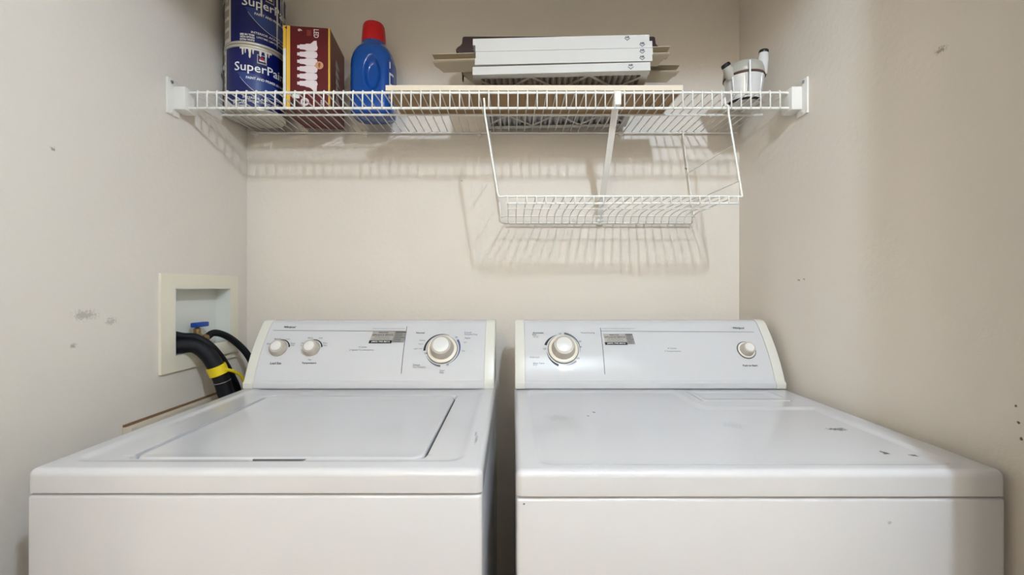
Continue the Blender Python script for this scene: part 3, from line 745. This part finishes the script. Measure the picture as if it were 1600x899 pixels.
# ------------------------------------------------------------------ detergent bottle
BC = Vector((-.430, 1.375, Z0))
bottle = thing('detergent_bottle', 'blue plastic detergent bottle with a red cap', 'bottle', BC)
bprof = [(0, .90), (.004, .955), (.012, .99), (.03, 1.0), (.10, 1.0), (.150, .99), (.172, .965), (.190, .90), (.205, .80), (.216, .66), (.224, .585), (.232, .56)]
def bsurf(th, z, o=0.0):
    """th = 0 faces the camera; rounded-rectangle section narrowing into the neck"""
    for (z0_, s0), (z1_, s1) in zip(bprof, bprof[1:]):
        if z <= z1_: s = s0 + (s1 - s0) * (z - z0_) / (z1_ - z0_); break
    neck = sstep((z - .165) / .06)
    a, b = .0655 * s + o, (.054 * s) * (1 - neck) + (.0655 * s) * neck + o
    p = 2.0 + 1.3 * (1 - neck)
    c, sn = math.cos(th), math.sin(th)
    r = (abs(sn / a) ** p + abs(c / b) ** p) ** (-1 / p)
    x, y = r * sn, -r * c
    x += .004 * sstep((.19 - z) / .19) * 0
    q = ((x - .010) / .021) ** 2 + ((z - .118) / .046) ** 2      # grip dent
    if y < 0 and q < 1.6: y += .016 * sstep((1.6 - q) / 1.2)
    return BC + Vector((x, y, z))
V, Fc = [], []; nz, nt_ = 60, 96
for j in range(nz + 1):
    z = .232 * j / nz
    for i in range(nt_): V.append(bsurf(2 * PI * i / nt_, z))
for j in range(nz):
    for i in range(nt_):
        a, b = j * nt_ + i, j * nt_ + (i + 1) % nt_; Fc.append([a, b, b + nt_, a + nt_])
Fc.append(list(range(nt_))); Fc.append([nz * nt_ + i for i in range(nt_)])
part('body', V, Fc, M['dblue'], bottle, True, sharp=60)
cp = [(.0365, .224), (.0372, .226), (.0368, .232), (.0345, .262), (.0325, .284), (.0295, .290), (.0001, .2915)]
V, Fc = lathegeo(cp, BC, EX, EY, EZ, 48)
for k, v in enumerate(V):
    if k // 48 in (1, 2, 3, 4): v += (Vector((v.x - BC.x, v.y - BC.y, 0)).normalized()) * (.0005 if k % 2 else 0)
part('cap', V, Fc, M['red'], bottle, True, sharp=40)
def bpatch(nm, t0, t1, z0_, z1_, m, o=.001, n=12, mm=12):
    P, Fq = rectgeo(t0, t1, z0_, z1_, n, mm); return flat(nm, [bsurf(a, b, o) for a, b in P], Fq, M[m], bottle)
bpatch('label', D(52), D(128), .03, .165, 'lblblue')
bpatch('label_window', D(56), D(74), .085, .125, 'paper', .0015); bpatch('label_window', D(58.5), D(73), .092, .118, 'lblblue', .002)
bpatch('label_band', D(54), D(70), .045, .072, 'paperg', .0015); bpatch('label_mark', D(57), D(60), .138, .158, 'white', .0015)

# ------------------------------------------------------------------ board and air filters
bo = thing('wooden_board', 'long brown board with a pale front edge lying on the wire shelf', 'board', (.06, 1.26, Z0))
BT = .0135
box('panel', -.336, .455, 1.181, 1.344, Z0 + .0002, Z0 + BT, M['board'], bo)
box('front_edge', -.337, .456, 1.1775, 1.181, Z0, Z0 + BT + .0003, M['boardedge'], bo)
FW, FD = .462, .315
def frame_geo(h):
    t = .0018; fl = .020
    return join(boxgeo(0, FW, 0, t, 0, h), boxgeo(0, FW, FD - t, FD, 0, h), boxgeo(0, t, t, FD - t, 0, h), boxgeo(FW - t, FW, t, FD - t, 0, h),
                boxgeo(t, FW - t, t, fl, 0, .001), boxgeo(t, FW - t, FD - fl, FD - t, 0, .001), boxgeo(t, fl, fl, FD - fl, 0, .001), boxgeo(FW - fl, FW - t, fl, FD - fl, 0, .001),
                boxgeo(t, FW - t, t, fl, h - .001, h), boxgeo(t, FW - t, FD - fl, FD - t, h - .001, h), boxgeo(t, fl, fl, FD - fl, h - .001, h), boxgeo(FW - fl, FW - t, fl, FD - fl, h - .001, h))
def pleat_geo(h):
    n = 27; V, Fc = [], []; x0_, x1_ = .004, FW - .004
    for i in range(2 * n + 1):
        x = x0_ + (x1_ - x0_) * i / (2 * n); z = (.0035 if i % 2 else h - .003)
        V += [Vector((x, .004, z)), Vector((x, FD - .004, z))]
    for i in range(2 * n): Fc.append([2 * i, 2 * i + 1, 2 * i + 3, 2 * i + 2])
    return V, Fc
def bar(a, b, wd, z0_, z1_):
    a, b = Vector((a[0], a[1], 0)), Vector((b[0], b[1], 0)); d = (b - a).normalized(); n_ = Vector((-d.y, d.x, 0)) * wd / 2
    V = [p + s * n_ + EZ * z for z in (z0_, z1_) for p, s in ((a, -1), (b, -1), (b, 1), (a, 1))]
    return V, [[0, 1, 2, 3], [4, 5, 6, 7], [0, 1, 5, 4], [1, 2, 6, 5], [2, 3, 7, 6], [3, 0, 4, 7]]
def lattice_geo(z0_, z1_):
    G = []; per = FW / 6
    for row in range(4):
        ya, yb_ = .018 + (FD - .036) * row / 4, .018 + (FD - .036) * (row + 1) / 4
        for i in range(6):
            up = (i + row) % 2 == 0
            G.append(bar((per * i, ya if up else yb_), (per * (i + 1), yb_ if up else ya), .008, z0_, z1_))
    return join(*G)
flocs = []
TILT = -.0998
fbase = Vector((-.104, 1.165, Z0 + .0352))
FROT = Euler((TILT, 0, -.055))
upz = FROT.to_matrix() @ EZ
flabels = ['lowest white pleated air filter, its lattice underside showing above the brown board', 'second air filter up, just above the gap in the filter stack', 'third air filter up in the white filter stack', 'fourth air filter up in the white filter stack', 'topmost white air filter of the stack, set a little left of those below']
hs = [.0225, .0182, .0182, .0182, .0182]; zoff = 0; pm = {}
for i in range(5):
    rot = Euler((TILT + (.004 if i else 0), 0, -.055 + (.012 if i else 0)))
    sh = (0, .006, .008, .007, .0)[i]
    loc = fbase + upz * zoff + (FROT.to_matrix() @ EX) * sh + (FROT.to_matrix() @ EY) * (0, -.004, -.003, -.004, -.003)[i]
    fl_ = thing('air_filter', flabels[i], 'air filter', loc, 'stacked air filters', rot)
    h = hs[i]
    if h not in pm: pm[h] = None
    part('frame', *frame_geo(h), M['card'], fl_, local=True)
    part('pleated_media', *pleat_geo(h), M['pleat'], fl_, local=True)
    part('lattice', *lattice_geo(.0012, .0026), M['card'], fl_, local=True)
    # AIR FLOW arrow print near the right end of the front face
    ox = FW - (.050, .026, .027, .026, .057)[i]
    P, Fc = textgeo('AIR', width=.0125, height=.0055, bold=.03)
    flat('lettering', [(ox + a, -.0005, h * .68 + b) for a, b in P], Fc, M['ink'], fl_, True)
    P = [(-.0085, .0050), (-.0060, .0050), (-.0035, .0035), (0, .0002), (.0035, .0035), (.0060, .0050), (.0085, .0050), (0, -.0022)]
    flat('arrow_mark', [(ox + a, -.0005, h * .25 + b) for a, b in P], [[0, 1, 2, 3, 7], [3, 4, 5, 6, 7]], M['inkg'], fl_, True)
    zoff += h + (.0032 if i == 0 else .0003)
TOPP = fbase + upz * zoff
def ztop(x, y): return TOPP.z + (y - TOPP.y) * math.tan(TILT + .004) - .0    # top of the stack

# beige channel rails lying on the filters
def rail(xa, length, yb, rz, label, dark):
    """origin at the left end of the bottom edge; local x along the rail, y away from the camera"""
    zb = ztop(0, yb) + .0045
    t = thing('channel_rail', label, 'rail', (xa, yb, zb), 'vinyl rails on the filters', (0, -.0, rz))
    k = .026
    def loft(prof, nm, m):
        n = len(prof); V = [Vector((mi, y, z)) for y, z, mi in prof] + [Vector((length - mi, y, z)) for y, z, mi in prof]
        Fc = [list(range(n))[::-1], [n + i for i in range(n)]]
        for i in range(n): j = (i + 1) % n; Fc.append([i, j, j + n, i + n])
        return part(nm, V, Fc, m, t, local=True)
    loft([(0, 0, k), (-.012, .0045, .020), (-.036, .0135, .002), (-.041, .0165, 0), (-.041, .0180, 0), (-.006, .0187, 0), (-.0005, .0187, k * .5)], 'sloped_face', M['vinyl'])
    loft([(-.0005, .0188, .001), (-.016, .0188, .001), (-.016, .0344, .001), (-.0005, .0344, .001)], 'channel_web', M['vinyl'])
    loft([(-.041, .0345, 0), (-.0005, .0345, 0), (-.0005, .0365, 0), (-.041, .0361, 0)], 'top_flange', M['vinyl'])
    if dark:
        part('dark_end', *join(boxgeo(-.003, 0, -.040, -.001, .018, .036), boxgeo(-.003, .001, -.012, 0, .002, .018)), M['black'], t, local=True)
    return zb
za = rail(-.232, .685, 1.336, -.062, 'beige vinyl channel rail, front one, sticking out left of the filter stack', False)
zb_ = rail(-.152, .664, 1.388, 0, 'beige vinyl channel rail behind the other, sticking out right of the filters', True)
pl = thing('wooden_plaque', 'dark brown wooden plaque with moulded ends lying on the beige rails', 'plaque', (.14, 1.335, za + .0364))
zp = za + .0366
half = [(-.155, 0), (-.155, .007), (-.164, .0085), (-.165, .013), (-.160, .020), (-.152, .025), (-.147, .031), (-.146, .040), (-.145, .049), (-.141, .0515)]
prof = [(x, z) for x, z in half] + [(.275 - x, z) for x, z in half[::-1]]
n = len(prof); V = [Vector((x, 1.297, zp + z)) for x, z in prof] + [Vector((x, 1.382, zp + z)) for x, z in prof]
Fc = [list(range(n)), [n + i for i in range(n)][::-1]] + [[i, (i + 1) % n, (i + 1) % n + n, i + n] for i in range(n)]
part('moulded_body', V, Fc, M['darkwood'], pl)

# ------------------------------------------------------------------ grey canister at the right end
CCn = Vector((.668, 1.272, Z0))
can = thing('clamp_canister', 'grey and white plastic canister with clamps and brown seal, right end of shelf', 'canister', CCn)
lathe('cup', [(.040, 0), (.043, .003), (.0455, .02), (.0505, .06), (.053, .0715)], CCn, M['cancup'], can)
lathe('cup_base', [(.0425, .0005), (.0445, .0025), (.0448, .006), (.0437, .0065)], CCn, M['dark'], can)
lathe('seal_ring', [(.0535, .0715), (.0555, .073), (.0555, .0765), (.0535, .078)], CCn, M['gasket'], can)
lathe('lid', [(.0545, .078), (.0555, .080), (.054, .094), (.050, .106), (.040, .1135), (.02, .117), (.0001, .118)], CCn, M['canlid'], can)
for s, ang, h0, h1, tilt in ((0, D(35), .074, .134, .10), (1, D(200), .070, .106, .75)):
    dr = Vector((math.cos(ang), -abs(math.sin(ang)), 0)); o_ = CCn + dr * .0435 + EZ * h0; Zv = (EZ + dr * tilt).normalized(); Yv = Zv.cross(EX).normalized(); Xv = Yv.cross(Zv)
    tw = lathe('clamp_post', [(.014, 0), (.015, .006), (.0145, h1 - h0 - .014), (.0125, h1 - h0 - .006), (.0125, h1 - h0)], o_, M['canlid' if s else 'cancup'], can, Xv, Yv, Zv, 20)
    lathe('clamp_tip', [(.0125, h1 - h0), (.013, h1 - h0 + .002), (.012, h1 - h0 + .008), (.009, h1 - h0 + .010)], o_, M['black'], tw, Xv, Yv, Zv, 20)
for a in (D(60), D(110), D(150)):
    dr = Vector((math.cos(a), -math.sin(a), 0)); p = CCn + dr * .0515
    tube('rib', [p + EZ * .012 - dr * .006, p + EZ * .070 + dr * .002], .0028, M['cancup'], can, 8)
tube('white_stick', [CCn + Vector((-.017, -.066, .012)), CCn + Vector((-.016, -.062, .098))], .0024, M['white'], can, 8)

# ------------------------------------------------------------------ washer outlet box in the left wall
ob_ = thing('outlet_box', 'recessed cream plastic washer outlet box in the left wall', 'outlet box', (XL, 1.27, H - .22))
fy0, fy1, fz0, fz1, pr = 1.117, 1.430, H - .2225, H + .0365, .007
g = join(boxgeo(XL, XL + pr, fy0, BY0, fz0, fz1), boxgeo(XL, XL + pr, BY1, fy1, fz0, fz1), boxgeo(XL, XL + pr, BY0, BY1, fz0, BZ0), boxgeo(XL, XL + pr, BY0, BY1, BZ1, fz1))
part('face_frame', *g, M['pvc'], ob_)
dp = .040; t = .0025
g = join(boxgeo(XL - dp, XL - dp + t, BY0, BY1, BZ0, BZ1), boxgeo(XL - dp, XL + pr, BY0, BY0 + t, BZ0, BZ1), boxgeo(XL - dp, XL + pr, BY1 - t, BY1, BZ0, BZ1), boxgeo(XL - dp, XL + pr, BY0, BY1, BZ0, BZ0 + t), boxgeo(XL - dp, XL + pr, BY0, BY1, BZ1 - t, BZ1))
part('recess', *g, M['pvcin'], ob_)
part('drip_ledge', *boxgeo(XL + pr, XL + .016, 1.30, 1.425, H - .205, H - .165, .002, 2), M['pvc'], ob_, True, sharp=40)
VP_ = Vector((XL - .010, 1.268, H - .148))
vlv = lathe('valve', [(.006, -.034), (.010, -.03), (.010, -.012), (.013, -.010), (.013, .012), (.009, .016), (.009, .03), (.004, .034)], VP_, M['brass'], ob_, n=20)
lathe('valve_outlet', [(.008, .006), (.008, .016), (.012, .017), (.012, .03), (.010, .032)], VP_, M['brass'], vlv, EZ, Vector((.7, -.7, 0)), Vector((.45, .89, 0)).normalized(), 16)
part('valve_lever', *boxgeo(VP_.x - .006, VP_.x + .012, VP_.y - .020, VP_.y + .034, VP_.z + .034, VP_.z + .048, .003, 2), M['bluelever'], vlv, True, sharp=40)

# hoses
dh = thing('drain_hose', 'thick black drain hose curving out of the outlet box, bound with yellow tape', 'hose', (-.80, 1.25, .45))
R_D = .0205
dpth = smooth_path([(-.921, 1.178, H - .158), px(283, 541, 1.190), px(306, 541, 1.206), px(326, 556, 1.218), px(340, 579, 1.228), px(350, 606, 1.238), (-.792, 1.243, H - .36), (-.790, 1.25, H - .55), (-.790, 1.25, H - .74)], 7)
dho = tube('hose', dpth, R_D, M['rubber'], dh, 20)
def along(path, t):
    i = min(int(t * (len(path) - 1)), len(path) - 2); return path[i], (path[i + 1] - path[i]).normalized()
best = min(range(len(dpth) - 1), key=lambda i: (dpth[i] - px(343, 578, 1.229)).length)
p, dv = dpth[best], (dpth[best + 1] - dpth[best]).normalized(); xv = dv.orthogonal().normalized(); yv = dv.cross(xv)
lathe('tape_band', [(R_D, -.013), (.0245, -.0125), (.025, -.004), (.0245, .004), (.025, .0125), (R_D, .013)], p, M['tape'], dh, xv, yv, dv, 28)
tube('tape_tail', smooth_path([p + Vector((.018, -.008, .004)), p + Vector((.034, .015, -.006)), p + Vector((.040, .04, -.024)), p + Vector((.042, .06, -.055))], 6), .0045, M['tape'], dh, 8)
p2, dv2 = dpth[best + 5], (dpth[best + 6] - dpth[best + 5]).normalized(); x2 = dv2.orthogonal().normalized()
lathe('hose_clamp', [(R_D, -.0015), (R_D + .0012, -.001), (R_D + .0012, .001), (R_D, .0015)], p2, M['tin'], dh, x2, dv2.cross(x2), dv2, 28)
sh_ = tube('supply_hose', smooth_path([VP_ + Vector((.45, .89, 0)).normalized() * .022, px(334, 521, 1.312), px(352, 525, 1.345), px(370, 537, 1.375), px(386, 554, 1.395), px(398, 578, 1.41), (-.80, 1.415, H - .35), (-.78, 1.415, H - .6)], 7), .0100, M['rubber'], None, 14)
tag(sh_, 'thin black hose running from the brass valve down behind the washer', 'hose')
s2 = tube('supply_hose', smooth_path([(-.915, 1.185, H - .124), px(285, 526, 1.194), px(307, 528, 1.206), px(329, 541, 1.222), px(348, 563, 1.262), px(362, 588, 1.30), px(372, 612, 1.335), (-.83, 1.37, H - .42), (-.81, 1.38, H - .6)], 7), .0095, M['rubber'], None, 14)
tag(s2, 'thin black hose lying along the top of the thick drain hose', 'hose')
